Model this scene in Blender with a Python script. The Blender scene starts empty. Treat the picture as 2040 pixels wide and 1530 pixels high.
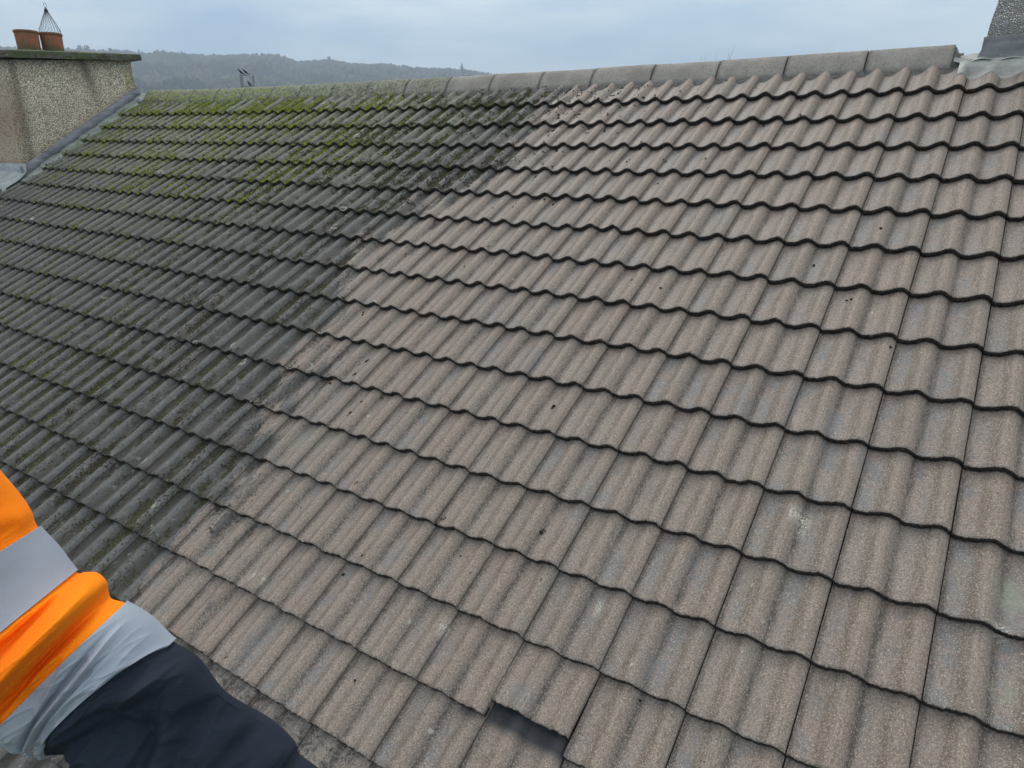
import bpy, bmesh, math, random
import numpy as np
from mathutils import Vector, Matrix, noise as mn
random.seed(5); rng = np.random.default_rng(7)
sc = bpy.context.scene; C = sc.collection
# ---------------------------------------------------------------- camera
PIT = math.radians(32)
F_PX = 1372.41                                  # focal length in pixels of a 2040 px wide picture
M = np.array([[1,0,0],[0,math.cos(PIT),-math.sin(PIT)],[0,math.sin(PIT),math.cos(PIT)]])   # roof plane axes -> world
R0 = np.array([[0.8355800807671752,0.4667927502986796,-0.28967301719990873],
               [0.17825523788964304,-0.7291252191750544,-0.6607582651225845],
               [-0.51964507001415,0.500480711947519,-0.6924507622773346]])
CAM_R = np.array([0.18331452,-4.6131855,2.30494377]); CAM = M @ CAM_R
RW = R0 @ M.T                                    # world -> camera (x right, y down, z forward)
cd = bpy.data.cameras.new('camera'); cam = bpy.data.objects.new('camera', cd); C.objects.link(cam)
cd.sensor_width = 36; cd.lens = 36*F_PX/2040; cd.clip_start = .05; cd.clip_end = 9000
mat = Matrix.Identity(4)
for k, v in enumerate((RW[0], -RW[1], -RW[2], CAM)):
    for r in range(3): mat[r][k] = v[r]
cam.matrix_world = mat; sc.camera = cam
# ---------------------------------------------------------------- world, sun, exposure
SUN_EL, SUN_AZ = math.radians(48), math.radians(-38)     # azimuth from +Y towards +X
w = bpy.data.worlds.new('World'); sc.world = w; w.use_nodes = True
nt = w.node_tree; nt.nodes.clear()
def N(nt, t, **kw):
    n = nt.nodes.new(t)
    for k, v in kw.items():
        if k.startswith('i_'): n.inputs[k[2:].replace('_', ' ')].default_value = v
        elif isinstance(k, str): setattr(n, k, v)
    return n
sky = N(nt, 'ShaderNodeTexSky', sky_type='NISHITA', sun_disc=False, sun_elevation=SUN_EL, sun_rotation=SUN_AZ, air_density=1.0, dust_density=2.0)
tc = N(nt, 'ShaderNodeTexCoord')
mp = N(nt, 'ShaderNodeMapping'); mp.inputs['Scale'].default_value = (1.2, 1.2, 5.0)
nz = N(nt, 'ShaderNodeTexNoise', i_Scale=2.6, i_Detail=5.0, i_Roughness=.5)
cr = N(nt, 'ShaderNodeValToRGB')
cr.color_ramp.elements[0].position = .36; cr.color_ramp.elements[0].color = (4.2, 6.3, 8.9, 1)
cr.color_ramp.elements[1].position = .64; cr.color_ramp.elements[1].color = (8.2, 9.8, 10.9, 1)
mx = N(nt, 'ShaderNodeMix', data_type='RGBA'); mx.inputs['Factor'].default_value = .88
bg = N(nt, 'ShaderNodeBackground'); bg.inputs['Strength'].default_value = .1
out = N(nt, 'ShaderNodeOutputWorld'); L = nt.links.new
L(tc.outputs['Generated'], mp.inputs['Vector']); L(mp.outputs[0], nz.inputs['Vector']); L(nz.outputs['Fac'], cr.inputs[0])
# an overcast sky is brighter and whiter overhead than near the horizon
sx = N(nt, 'ShaderNodeSeparateXYZ'); L(tc.outputs['Generated'], sx.inputs[0])
zr = N(nt, 'ShaderNodeMapRange', interpolation_type='SMOOTHSTEP')
for k_, v_ in zip(('From Min','From Max','To Min','To Max'), (.17, .75, 0, 1)): zr.inputs[k_].default_value = v_
L(sx.outputs[2], zr.inputs['Value'])
zm = N(nt, 'ShaderNodeMix', data_type='RGBA'); zm.inputs['B'].default_value = (15.5, 15.2, 14.8, 1)
L(zr.outputs[0], zm.inputs['Factor']); L(cr.outputs[0], zm.inputs['A'])
L(sky.outputs[0], mx.inputs['A']); L(zm.outputs['Result'], mx.inputs['B']); L(mx.outputs['Result'], bg.inputs[0]); L(bg.outputs[0], out.inputs[0])
sd = bpy.data.lights.new('sun', 'SUN'); so = bpy.data.objects.new('sun', sd); C.objects.link(so)
sd.energy = 1.3; sd.angle = math.radians(22); sd.color = (1, .97, .92)
sdir = Vector((math.sin(SUN_AZ)*math.cos(SUN_EL), math.cos(SUN_AZ)*math.cos(SUN_EL), math.sin(SUN_EL)))
so.rotation_euler = sdir.to_track_quat('Z', 'Y').to_euler(); so.location = (0, 0, 30)
sc.view_settings.view_transform = 'Standard'; sc.view_settings.look = 'None'
sc.view_settings.gamma = 1; sc.view_settings.exposure = 0.0
sc.render.engine = 'CYCLES'
HAZE = .00088
# ---------------------------------------------------------------- helpers
def at(x, y, d):
    """world point on the line of sight through photo pixel x,y (2040 px wide) at distance d along the view axis"""
    return CAM + (RW.T @ np.array([(x-1020)/F_PX, (y-765)/F_PX, 1.]))*d
def ray_dir(x, y): return RW.T @ np.array([(x-1020)/F_PX, (y-765)/F_PX, 1.])
def tag(o, label=None, cat=None, group=None, kind=None):
    if label: o['label'] = label
    if cat: o['category'] = cat
    if group: o['group'] = group
    if kind: o['kind'] = kind
    return o
def empty(name, loc=(0,0,0), rot=(0,0,0)):
    o = bpy.data.objects.new(name, None); C.objects.link(o); o.location = loc; o.rotation_euler = rot; o.empty_display_size = .2; return o
def mesh_np(name, V, Fq, mats, parent=None, smooth=True, mi=None, attrs=None, loc=None, rot=None):
    """V (n,3); Fq list/array of faces with the same corner count"""
    V = np.asarray(V, float); Fq = np.asarray(Fq, int)
    me = bpy.data.meshes.new(name); n, k = Fq.shape
    me.vertices.add(len(V)); me.vertices.foreach_set('co', V.ravel())
    me.loops.add(n*k); me.loops.foreach_set('vertex_index', Fq.ravel())
    me.polygons.add(n); me.polygons.foreach_set('loop_start', np.arange(n)*k)
    me.update(calc_edges=True)
    if smooth: me.polygons.foreach_set('use_smooth', np.ones(n, bool))
    for m in (mats if isinstance(mats, (list, tuple)) else [mats]): me.materials.append(m)
    if mi is not None: me.polygons.foreach_set('material_index', np.asarray(mi, int))
    for an, arr in (attrs or {}).items():
        a = me.attributes.new(an, 'FLOAT_COLOR', 'POINT'); a.data.foreach_set('color', np.asarray(arr, float).ravel())
    me.validate(); me.update()
    o = bpy.data.objects.new(name, me); C.objects.link(o)
    if parent: o.parent = parent
    if loc is not None: o.location = loc
    if rot is not None: o.rotation_euler = rot
    return o
def obj_bm(name, bm, m, parent=None, smooth=False):
    me = bpy.data.meshes.new(name); bmesh.ops.recalc_face_normals(bm, faces=bm.faces); bm.to_mesh(me); bm.free()
    for p in me.polygons: p.use_smooth = smooth
    for mm in (m if isinstance(m, (list, tuple)) else [m]): me.materials.append(mm)
    o = bpy.data.objects.new(name, me); C.objects.link(o)
    if parent: o.parent = parent
    return o
def tube(bm, pts, radii, seg=6, cap=True):
    pts = [Vector(p) for p in pts]; rings = []
    if not hasattr(radii, '__len__'): radii = [radii]*len(pts)
    for i, p in enumerate(pts):
        t = (pts[min(i+1, len(pts)-1)] - pts[max(i-1, 0)]).normalized()
        a = t.orthogonal().normalized() if i == 0 else (a - t*a.dot(t)).normalized()
        b = t.cross(a)
        rings.append([bm.verts.new(p + (a*math.cos(2*math.pi*k/seg) + b*math.sin(2*math.pi*k/seg))*radii[i]) for k in range(seg)])
    for r1, r2 in zip(rings, rings[1:]):
        for k in range(seg): bm.faces.new((r1[k], r1[(k+1) % seg], r2[(k+1) % seg], r2[k]))
    if cap:
        bm.faces.new(rings[0][::-1]); bm.faces.new(rings[-1])
def hsh(ix, iy, s):
    n = (ix.astype(np.int64)*374761393 + iy.astype(np.int64)*668265263 + s*982451653) & 0xffffffff
    n = ((n ^ (n >> 13))*1274126177) & 0xffffffff
    return ((n ^ (n >> 16)) & 0xffff)/65535.
def vn(x, y, s=0):
    x, y = np.broadcast_arrays(np.asarray(x, float), np.asarray(y, float))
    x0 = np.floor(x); y0 = np.floor(y); fx = x-x0; fy = y-y0; fx = fx*fx*(3-2*fx); fy = fy*fy*(3-2*fy)
    a, b, c, d = hsh(x0, y0, s), hsh(x0+1, y0, s), hsh(x0, y0+1, s), hsh(x0+1, y0+1, s)
    return (a*(1-fx)+b*fx)*(1-fy) + (c*(1-fx)+d*fx)*fy
def fbm(x, y, s=0, o=3):
    r = 0; a = .5; t = 0
    for k in range(o): r = r + a*vn(np.asarray(x)*2**k, np.asarray(y)*2**k, s+k); t += a; a /= 2
    return r/t
def sst(a, b, x): t = np.clip((x-a)/(b-a), 0, 1); return t*t*(3-2*t)
# material node helpers
class Mat:
    def __init__(s, name, rough=.8, spec=.3):
        s.m = bpy.data.materials.new(name); s.m.use_nodes = True; s.nt = s.m.node_tree
        s.b = s.nt.nodes['Principled BSDF']; s.b.inputs['Roughness'].default_value = rough
        s.b.inputs['Specular IOR Level'].default_value = spec
        s.co = s.nt.nodes.new('ShaderNodeTexCoord').outputs['Object']; s.L = s.nt.links.new
    def map(s, scale, src=None, rot=(0,0,0)):
        n = s.nt.nodes.new('ShaderNodeMapping'); n.inputs['Scale'].default_value = scale; n.inputs['Rotation'].default_value = rot
        s.L(src or s.co, n.inputs[0]); return n.outputs[0]
    def noise(s, scale, detail=3, rough=.55, src=None, dist=0):
        n = s.nt.nodes.new('ShaderNodeTexNoise'); n.inputs['Scale'].default_value = scale; n.inputs['Detail'].default_value = detail
        n.inputs['Roughness'].default_value = rough; n.inputs['Distortion'].default_value = dist; s.L(src or s.co, n.inputs['Vector']); return n.outputs['Fac']
    def vor(s, scale, feat='F1', src=None, outp='Distance', rnd=1):
        n = s.nt.nodes.new('ShaderNodeTexVoronoi'); n.feature = feat; n.inputs['Scale'].default_value = scale; n.inputs['Randomness'].default_value = rnd
        s.L(src or s.co, n.inputs['Vector']); return n.outputs[outp]
    def ramp(s, v, a, b, c0=0., c1=1.):
        n = s.nt.nodes.new('ShaderNodeMapRange'); n.interpolation_type = 'SMOOTHSTEP'
        for k, val in zip(('From Min', 'From Max', 'To Min', 'To Max'), (a, b, c0, c1)): n.inputs[k].default_value = val
        s.L(v, n.inputs['Value']); return n.outputs[0]
    def mul(s, a, b, op='MULTIPLY'):
        n = s.nt.nodes.new('ShaderNodeMath'); n.operation = op; n.use_clamp = False
        for k, v in enumerate((a, b)):
            if isinstance(v, (int, float)): n.inputs[k].default_value = v
            else: s.L(v, n.inputs[k])
        return n.outputs[0]
    def add(s, a, b): return s.mul(a, b, 'ADD')
    def mix(s, f, a, b, bt='MIX'):
        n = s.nt.nodes.new('ShaderNodeMix'); n.data_type = 'RGBA'; n.blend_type = bt
        for k, v in (('Factor', f), ('A', a), ('B', b)):
            if isinstance(v, (int, float)): n.inputs[k].default_value = v
            elif isinstance(v, tuple): n.inputs[k].default_value = (*v, 1) if len(v) == 3 else v
            else: s.L(v, n.inputs[k])
        return n.outputs['Result']
    def attr(s, name):
        n = s.nt.nodes.new('ShaderNodeAttribute'); n.attribute_name = name
        q = s.nt.nodes.new('ShaderNodeSeparateColor'); s.L(n.outputs['Color'], q.inputs[0])
        return [q.outputs[0], q.outputs[1], q.outputs[2], n.outputs['Alpha']]
    def color(s, c):
        if isinstance(c, tuple): s.b.inputs['Base Color'].default_value = (*c, 1)
        else: s.L(c, s.b.inputs['Base Color'])
        return s
    def bump(s, h, dist=.002, strength=1.):
        n = s.nt.nodes.new('ShaderNodeBump'); n.inputs['Distance'].default_value = dist; n.inputs['Strength'].default_value = strength
        s.L(h, n.inputs['Height']); s.L(n.outputs[0], s.b.inputs['Normal']); return s
    def rough(s, v): s.L(v, s.b.inputs['Roughness']); return s
def simple(name, c1, c2, sc_=20, rough=.85, bd=.003, bscale=None):
    m = Mat(name, rough); m.color(m.mix(m.ramp(m.noise(sc_, 5), .3, .7), c1, c2)); m.bump(m.noise(bscale or sc_*3, 4), bd); return m.m
# ---------------------------------------------------------------- roof grid
TW, G = .3, .28731
HUMP, THK = .0315, .029
ROWS = 21
IB = np.array([(0,-9.1),(.9,-9.2),(1.9,-9.0),(2.9,-8.9),(3.9,-8.8),(4.9,-9.9),(6.3,-10.3),(7.3,-10.9),(9,-10.4),(10,-10.2),(11.3,-9.8),(12.4,-9.5),(13.2,-8.9),(14.1,-8.6),(15.1,-8.8),(16,-8.9),(18,-9.6),(22,-10)])
def prof(x):
    f = np.mod((x-.117)/.153, 1.); a = .36
    return HUMP*np.where(f < a, (.5+.5*np.cos(np.pi*f/a))**1.1, (.5-.5*np.cos(np.pi*(f-a)/(1-a)))**1.5)
P0 = float(prof(np.array(.298)))
def warp(x, v): return .0012*np.maximum(0, -x-1.2)**2*(1+.055*np.maximum(0, v/G-1))
def dirtf(x, v):
    i = x/TW; j = v/G
    ib = np.interp(j, IB[:, 0], IB[:, 1])
    n = (fbm(i*1.3, j*1.3, 3)-.5)*1.8 + (fbm(i*7, j*3.2, 9)-.5)*1.9 + (hsh(np.floor(i*2+.2).astype(int), np.floor(j).astype(int), 5)-.5)*.9
    d = sst(1.15, -.75, i-ib+n)
    return d
# one-off lichen splashes, green blooms and blue-grey films seen on single tiles (x, distance down the slope, half sizes, kind)
SPOTS = [(-0.13, 3.258, 0.022, 0.035, 0), (-0.164, 3.233, 0.02, 0.022, 0), (-1.215, 4.103, 0.018, 0.04, 0), (-0.27, 2.829, 0.022, 0.016, 0), (-0.698, 3.814, 0.014, 0.012, 0), (0.469, 3.449, 0.03, 0.02, 0), (0.477, 3.328, 0.05, 0.06, 1), (0.496, 3.619, 0.035, 0.022, 1), (-0.488, 2.789, 0.035, 0.1, 2), (-0.132, 2.827, 0.035, 0.11, 2), (-0.308, 2.715, 0.03, 0.1, 2), (0.0, 2.924, 0.04, 0.06, 2), (-0.446, 3.533, 0.03, 0.05, 2), (-1.517, 2.788, 0.035, 0.1, 2), (-1.801, 2.742, 0.03, 0.1, 2), (-0.441, 3.94, 0.04, 0.05, 2), (-1.592, 3.918, 0.035, 0.07, 2), (-1.168, 4.175, 0.04, 0.05, 2), (0.489, 3.4, 0.04, 0.12, 2), (-0.96, 1.559, 0.03, 0.08, 2), (-0.395, 1.163, 0.03, 0.08, 2), (-1.114, 1.836, 0.03, 0.08, 2), (-0.32, 0.779, 0.03, 0.08, 2), (-0.806, 4.201, 0.05, 0.05, 2), (-1.936, 4.49, 0.06, 0.12, 2), (-2.186, 4.247, 0.02, 0.03, 0), (-2.479, 4.209, 0.015, 0.02, 0), (-2.109, 4.256, 0.01, 0.02, 0), (-0.931, 3.445, 0.04, 0.14, 2)]
def build_tiles(name, cells, mat_, parent, extra=None):
    """one sheet of interlocking tiles: every cell (i,j) is a real overlapping tile with its own thickness"""
    xs = np.concatenate([[.0016,.0016,.0040,.0078,.011], np.linspace(.017,.291,46), [.2950,.2984,.2984]])
    nx = len(xs)
    vs = np.array([-.07,-.03,0,.035,.08,.13,.18,.225,.26,.279,.2855])
    nv = len(vs); VV=[]; FF=[]; MI=[]; A=[]; B=[]; CC=[]; base=0
    idx = np.arange((nv+4)*nx).reshape(nv+4, nx)
    quad = np.stack([idx[:-1,:-1], idx[1:,:-1], idx[1:,1:], idx[:-1,1:]], -1).reshape(-1,4)
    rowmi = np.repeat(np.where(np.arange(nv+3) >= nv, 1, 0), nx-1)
    for (i, j) in cells:
        sx, sv, sz, rz, tl = float(np.clip(rng.normal(0,.0005),-.0009,.0009)), rng.normal(0,.0022), abs(rng.normal(0,.0013)), rng.normal(0,.0016), rng.normal(0,.0010)
        if extra and (i, j) in extra: e = extra[(i, j)]; sv += e[0]; sz += e[1]; rz += e[2]
        X = np.tile(xs, (nv+4, 1)); T = np.zeros_like(X)
        T[:nv] = vs[:, None]
        chip = (fbm(xs*75+i*19, xs*0+j*7, 21)-.5)*.0065+(vn(xs*190+i*57, xs*0+j*3, 23)-.5)*.0035
        if (i, j) == (-6, 6): chip = chip - .022*np.exp(-((xs-.235)/.03)**2) - .010*np.exp(-((xs-.15)/.06)**2) - (vn(xs*120, xs*0, 3)-.3)*.012*(xs > .11)
        for r, dv in zip(range(nv, nv+4), (.0015, .0028, .0018, -.03)): T[r] = vs[-1]+dv+.0015
        T[nv-3:nv+3] += chip[None, :]*np.array([.3,.8,1,1,1,1.])[:, None]
        hp = prof(X); hz = hp - P0 + THK*(T/G-1) + .0
        lipn = (fbm(xs*110+i*31, xs*0+j*13, 5)-.5)*.009+(vn(xs*210+i*5, xs*0+j, 6)-.5)*.004
        for r, dz in zip(range(nv, nv+4), (-.0022, -.0065, -.0245, -.0265)): hz[r] += dz + (lipn if dz < -.01 else 0)
        hz[:, 0] -= .014; hz[:, -1] -= .014
        hz[:nv+1, 2] += .0022; hz[:nv+1, 4] -= .0015
        hz += sz*(T/G) + tl*(X/.3-.5)
        x = i*TW + X + sx + rz*(T-.14); v = (j-1)*G + T + sv - rz*(X-.15)
        hz = hz + warp(x, v) + (fbm(x*14, v*14, 2)-.5)*.0022
        y = -v
        VV.append(np.stack([x, y, hz], -1).reshape(-1,3)); FF.append(quad+base); MI.append(rowmi); base += (nv+4)*nx
        d = dirtf(x, v)
        if j >= 18: d = np.maximum(d, sst(-5.5, -8, x/TW+(fbm(x*5, v*5, 8)-.5)*3))
        if j >= 17: d = np.maximum(d, .5*sst(-3.5, -5.5, x/TW+(fbm(x*5, v*5, 8)-.5)*3))
        h01 = np.clip(hp/HUMP, 0, 1)
        # where moss and algae sit
        alg = sst(8.5, 0.5, v/G + (fbm(x*1.4, v*1.4, 31)-.5)*6)*sst(-8, -15, x/TW+(fbm(x*2, v*2, 12)-.5)*6)
        fresh = np.zeros_like(x)
        if (i, j) == (-3, 16): fresh = sst(.010, .003, T + (fbm(xs*30, xs*0, 4)-.5)[None,:]*.006)
        if (i, j) == (-4, 16): fresh = .8*sst(.045, .03, np.hypot((X-.23)*1.0, T*1.0+.002)+(fbm(x*70,v*70,4)-.5)*.03)
        r1, r2, r3 = rng.random(3)
        sp = [np.zeros_like(x) for _ in range(3)]; jn = (fbm(x*40, v*40, 61)-.5)
        for (px_, pv_, ra, rb, ch) in SPOTS:
            if abs(px_-i*TW-.15) < .3 and abs(pv_-j*G+.14) < .35:
                sp[ch] = np.maximum(sp[ch], sst(1.25, .6, np.hypot((x-px_)/ra, (v-pv_)/rb)+jn*1.6))
        CC.append(np.stack(sp+[np.ones_like(x)], -1).reshape(-1,4))
        A.append(np.stack([d, alg, fresh, np.full_like(d, r1)], -1).reshape(-1,4))
        B.append(np.stack([h01, np.clip(T/G, 0, 1), np.mod((X-.117)/.153, 1.), np.full_like(d, r2)], -1).reshape(-1,4))
    o = mesh_np(name, np.concatenate(VV), np.concatenate(FF), mat_, parent, True, np.concatenate(MI), {'cA': np.concatenate(A), 'cB': np.concatenate(B), 'cC': np.concatenate(CC)})
    return o
def tile_material(name, lip=False):
    m = Mat(name, .82, .5)
    dirt, alg, fresh, r1 = m.attr('cA'); hh, tt, ff, r2 = m.attr('cB')
    fine = m.noise(150, 3, .75); mid = m.noise(62, 4, .7); big = m.noise(7, 4, .6); pat = m.noise(9, 4, .62, dist=.5)
    grit = m.noise(235, 2, .8, src=m.map((1,1,1), rot=(.4,.2,.9)))
    stre = m.noise(1, 5, .7, src=m.map((75, 9, 30))); stl = m.noise(1, 4, .6, src=m.map((32, 3.2, 10)))
    c = m.mix(r1, (.222,.173,.149), (.232,.193,.169))
    c = m.mix(m.ramp(r2, .6, 1.), c, (.196,.164,.148))
    c = m.mix(m.mul(m.ramp(hh, .3, .95), m.ramp(mid, .40, .6, .15, .75)), c, (.262,.212,.168))            # worn sandy rolls
    blue = m.mul(m.mul(m.ramp(pat, .47, .60), m.ramp(hh, .55, .1)), m.ramp(r2, .25, .6, .12, .9))
    c = m.mix(m.mul(blue, .85), c, (.150,.166,.180))
    c = m.mix(m.mul(m.ramp(big, .5, .72), .5), c, (.190,.188,.168))
    c = m.mix(m.mul(m.ramp(stl, .50, .68), .38), c, (.150,.130,.110))
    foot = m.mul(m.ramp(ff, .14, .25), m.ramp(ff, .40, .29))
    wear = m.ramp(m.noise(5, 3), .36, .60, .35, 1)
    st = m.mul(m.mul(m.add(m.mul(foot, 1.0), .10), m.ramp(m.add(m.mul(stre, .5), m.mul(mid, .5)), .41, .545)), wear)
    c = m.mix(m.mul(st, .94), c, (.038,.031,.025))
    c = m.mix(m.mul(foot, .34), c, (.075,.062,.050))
    thin = m.mul(m.ramp(m.add(ff, m.mul(mid, .10)), .255, .285), m.ramp(m.add(ff, m.mul(mid, .10)), .345, .305))
    c = m.mix(m.mul(m.mul(thin, .72), m.ramp(m.add(m.mul(m.noise(17, 3), .6), m.mul(fine, .4)), .42, .56)), c, (.030,.026,.021))
    blot = m.ramp(m.add(m.mul(m.noise(22, 4, .7), .7), m.mul(fine, .3)), .56, .61)
    c = m.mix(m.mul(m.mul(blot, m.ramp(hh, .7, .2)), m.mul(m.ramp(m.noise(4, 2), .45, .6), .75)), c, (.105,.112,.112))
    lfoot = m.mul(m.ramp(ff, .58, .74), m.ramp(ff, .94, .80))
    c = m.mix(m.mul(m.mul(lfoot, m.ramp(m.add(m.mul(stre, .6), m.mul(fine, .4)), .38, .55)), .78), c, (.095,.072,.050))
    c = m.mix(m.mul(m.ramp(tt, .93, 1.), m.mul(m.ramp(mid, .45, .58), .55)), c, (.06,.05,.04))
    c = m.mix(m.mul(m.ramp(mid, .54, .66), .55), c, (.110,.096,.082))
    c = m.mix(m.mul(m.ramp(fine, .49, .62), .60), c, (.090,.075,.064))
    c = m.mix(m.mul(m.ramp(fine, .47, .36), .30), c, (.37,.335,.30))
    c = m.mix(m.mul(m.ramp(grit, .56, .68), .75), c, (.56,.50,.42))
    cs = m.attr('cC')
    c = m.mix(m.mul(m.mul(cs[2], m.ramp(m.add(m.mul(mid, .5), m.mul(fine, .5)), .44, .53)), .62), c, (.140,.156,.168))
    c = m.mix(m.mul(cs[1], m.ramp(mid, .32, .55, .15, .7)), c, (.22,.26,.19))
    c = m.mix(m.mul(cs[0], m.ramp(fine, .48, .56)), c, (.55,.54,.47))
    vl = m.vor(9); c = m.mix(m.mul(m.ramp(m.add(vl, m.mul(mid, .20)), .21, .14), m.mul(m.ramp(m.noise(3, 1), .58, .64), .7)), c, (.40,.42,.34))
    gp = m.ramp(m.noise(1.9, 3), .64, .70); c = m.mix(m.mul(gp, m.mul(m.ramp(mid, .48, .56), .30)), c, (.24,.27,.20))
    dv = m.vor(26); c = m.mix(m.mul(m.ramp(m.add(dv, m.mul(fine, .06)), .14, .09), m.ramp(m.noise(9, 2), .50, .60)), c, (.05,.045,.038))
    # old uncleaned surface: blue-grey rolls, pans darkened by dirt and painted-in shade
    o = m.mix(m.ramp(m.noise(5, 4), .35, .65), (.066,.070,.073), (.096,.095,.089))
    o = m.mix(m.ramp(hh, .35, 1., 0., .55), o, (.150,.157,.158))
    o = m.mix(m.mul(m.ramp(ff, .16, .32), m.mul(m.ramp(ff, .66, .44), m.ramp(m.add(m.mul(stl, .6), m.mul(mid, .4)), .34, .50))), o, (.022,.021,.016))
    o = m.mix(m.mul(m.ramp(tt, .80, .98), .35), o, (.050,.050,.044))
    o = m.mix(m.mul(m.ramp(stre, .45, .66), .55), o, (.050,.050,.045))
    o = m.mix(m.mul(m.ramp(mid, .52, .64), .75), o, (.034,.033,.026))
    o = m.mix(m.mul(m.ramp(fine, .52, .68), .45), o, (.035,.034,.03))
    o = m.mix(m.mul(m.ramp(grit, .60, .72), .35), o, (.24,.25,.24))
    o = m.mix(m.mul(m.ramp(m.noise(26, 4), .60, .72), .45), o, (.24,.25,.24))
    gm = m.mul(alg, m.ramp(m.noise(24, 4, .65), .34, .60))
    o = m.mix(m.mul(gm, .70), o, (.160,.200,.115))
    ring = m.vor(5.3); rr = m.mul(m.mul(m.ramp(m.add(ring, m.mul(mid, .03)), .10, .125), m.ramp(ring, .17, .15)), m.mul(m.ramp(m.noise(2.1, 1), .56, .60), m.ramp(fine, .4, .55)))
    o = m.mix(m.mul(rr, .75), o, (.42,.46,.38))
    dn = m.ramp(m.add(dirt, m.mul(m.add(m.mul(mid, .6), m.add(m.mul(fine, .4), -.5)), 2.2)), .25, .75)
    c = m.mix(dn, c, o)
    c = m.mix(fresh, c, (.022,.028,.036))
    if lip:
        c = m.mix(m.ramp(mid, .35, .7), (.011,.008,.006), (.075,.056,.042))  # front lip near-black: dirt and algae, with its shade painted into the colour
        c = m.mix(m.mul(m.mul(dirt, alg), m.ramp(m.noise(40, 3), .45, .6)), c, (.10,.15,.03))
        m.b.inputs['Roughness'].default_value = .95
    else:
        m.rough(m.mul(m.ramp(fresh, 0, 1, .64, .42), m.ramp(hh, 0, 1, .9, 1.05)))
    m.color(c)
    h = m.add(m.mul(fine, .8), m.add(m.mul(mid, m.ramp(dirt, 0, 1, .9, 2.6)), m.mul(stre, .5)))
    m.bump(h, .0034 if not lip else .010); return m.m
house = empty('terraced_house', (0, 0, 0)); tag(house, 'terraced house whose large concrete tiled roof slope fills the picture, half mossy and half washed', 'house')
roofx = (PIT, 0, 0)
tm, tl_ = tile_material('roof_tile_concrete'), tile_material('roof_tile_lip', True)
cells = []
for j in range(1, ROWS):
    lo = -29 if j <= 6 else -44
    hi = 9 if j < 14 else 7
    for i in range(lo, hi): cells.append((i, j))
for j in (1, 2, 3, 4, 5, 6):
    pass
old = [c for c in cells if c[0] + .5 < np.interp(c[1]-.5, IB[:, 0], IB[:, 1])]
new = [c for c in cells if c not in set(old) and c != (-3, 15)]
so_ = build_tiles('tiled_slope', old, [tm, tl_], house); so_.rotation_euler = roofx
tag(so_, 'dark grey unwashed concrete tiles with bright green moss, left half of the roof')
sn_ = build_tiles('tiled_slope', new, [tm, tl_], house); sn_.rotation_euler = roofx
tag(sn_, 'washed pinkish grey concrete tiles, right half of the roof')
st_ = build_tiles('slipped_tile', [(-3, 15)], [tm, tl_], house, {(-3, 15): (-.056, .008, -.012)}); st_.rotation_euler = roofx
tag(st_, 'tile pushed up out of line, leaving a dark blue-grey strip bare below it')
# underlay, back slope, walls
dark = simple('roof_underlay_felt', (.012,.011,.010), (.03,.027,.024), 30)
def box(bm, a, b):
    vs = [bm.verts.new((x, y, z)) for x in (a[0], b[0]) for y in (a[1], b[1]) for z in (a[2], b[2])]
    for f in ((0,1,3,2),(4,6,7,5),(0,4,5,1),(2,3,7,6),(0,2,6,4),(1,5,7,3)): bm.faces.new([vs[k] for k in f])
bm = bmesh.new(); ns = 44
for k in range(ns):
    xa, xb = -13.2 + 16*k/ns, -13.2 + 16*(k+1)/ns
    vv = [-.02, 1.5, 3, 4.5, 5.75]
    for va, vb in zip(vv, vv[1:]):
        q = [bm.verts.new((x, -v, float(warp(np.array(x), np.array(v)))-.062)) for x, v in ((xa,va),(xa,vb),(xb,vb),(xb,va))]; bm.faces.new(q)
bmesh.ops.remove_doubles(bm, verts=bm.verts, dist=1e-4)
uo = obj_bm('underlay', bm, dark, house); uo.rotation_euler = roofx
bm = bmesh.new(); q = [bm.verts.new(p) for p in ((-13.2,.30,-.09),(2.8,.30,-.09),(2.8,5.2,-3.25),(-13.2,5.2,-3.25))]; bm.faces.new(q)
q2 = [bm.verts.new(p) for p in ((-13.2,.30,-.14),(2.8,.30,-.14),(2.8,5.2,-3.30),(-13.2,5.2,-3.30))]; bm.faces.new(q2[::-1])
obj_bm('back_slope', bm, simple('back_slope_tiles', (.09,.09,.085), (.16,.15,.14), 6), house)
wallm = simple('house_wall_render', (.34,.31,.26), (.44,.41,.36), 8)
bm = bmesh.new()
box(bm, (-13.1, -4.6, -6.6), (2.6, 4.9, -3.35)); obj_bm('wall', bm, wallm, house)
for x in (-13.1, 2.35):
    bm = bmesh.new()
    a = [bm.verts.new((x, y, z)) for y, z in ((-4.6,-3.34),(4.9,-3.34),(.2,-.25))]; b = [bm.verts.new((x+.25, y, z)) for y, z in ((-4.6,-3.34),(4.9,-3.34),(.2,-.25))]
    bm.faces.new(a); bm.faces.new(b[::-1])
    for k in range(3): bm.faces.new((a[k], b[k], b[(k+1)%3], a[(k+1)%3]))
    obj_bm('gable', bm, wallm, house)
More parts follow.
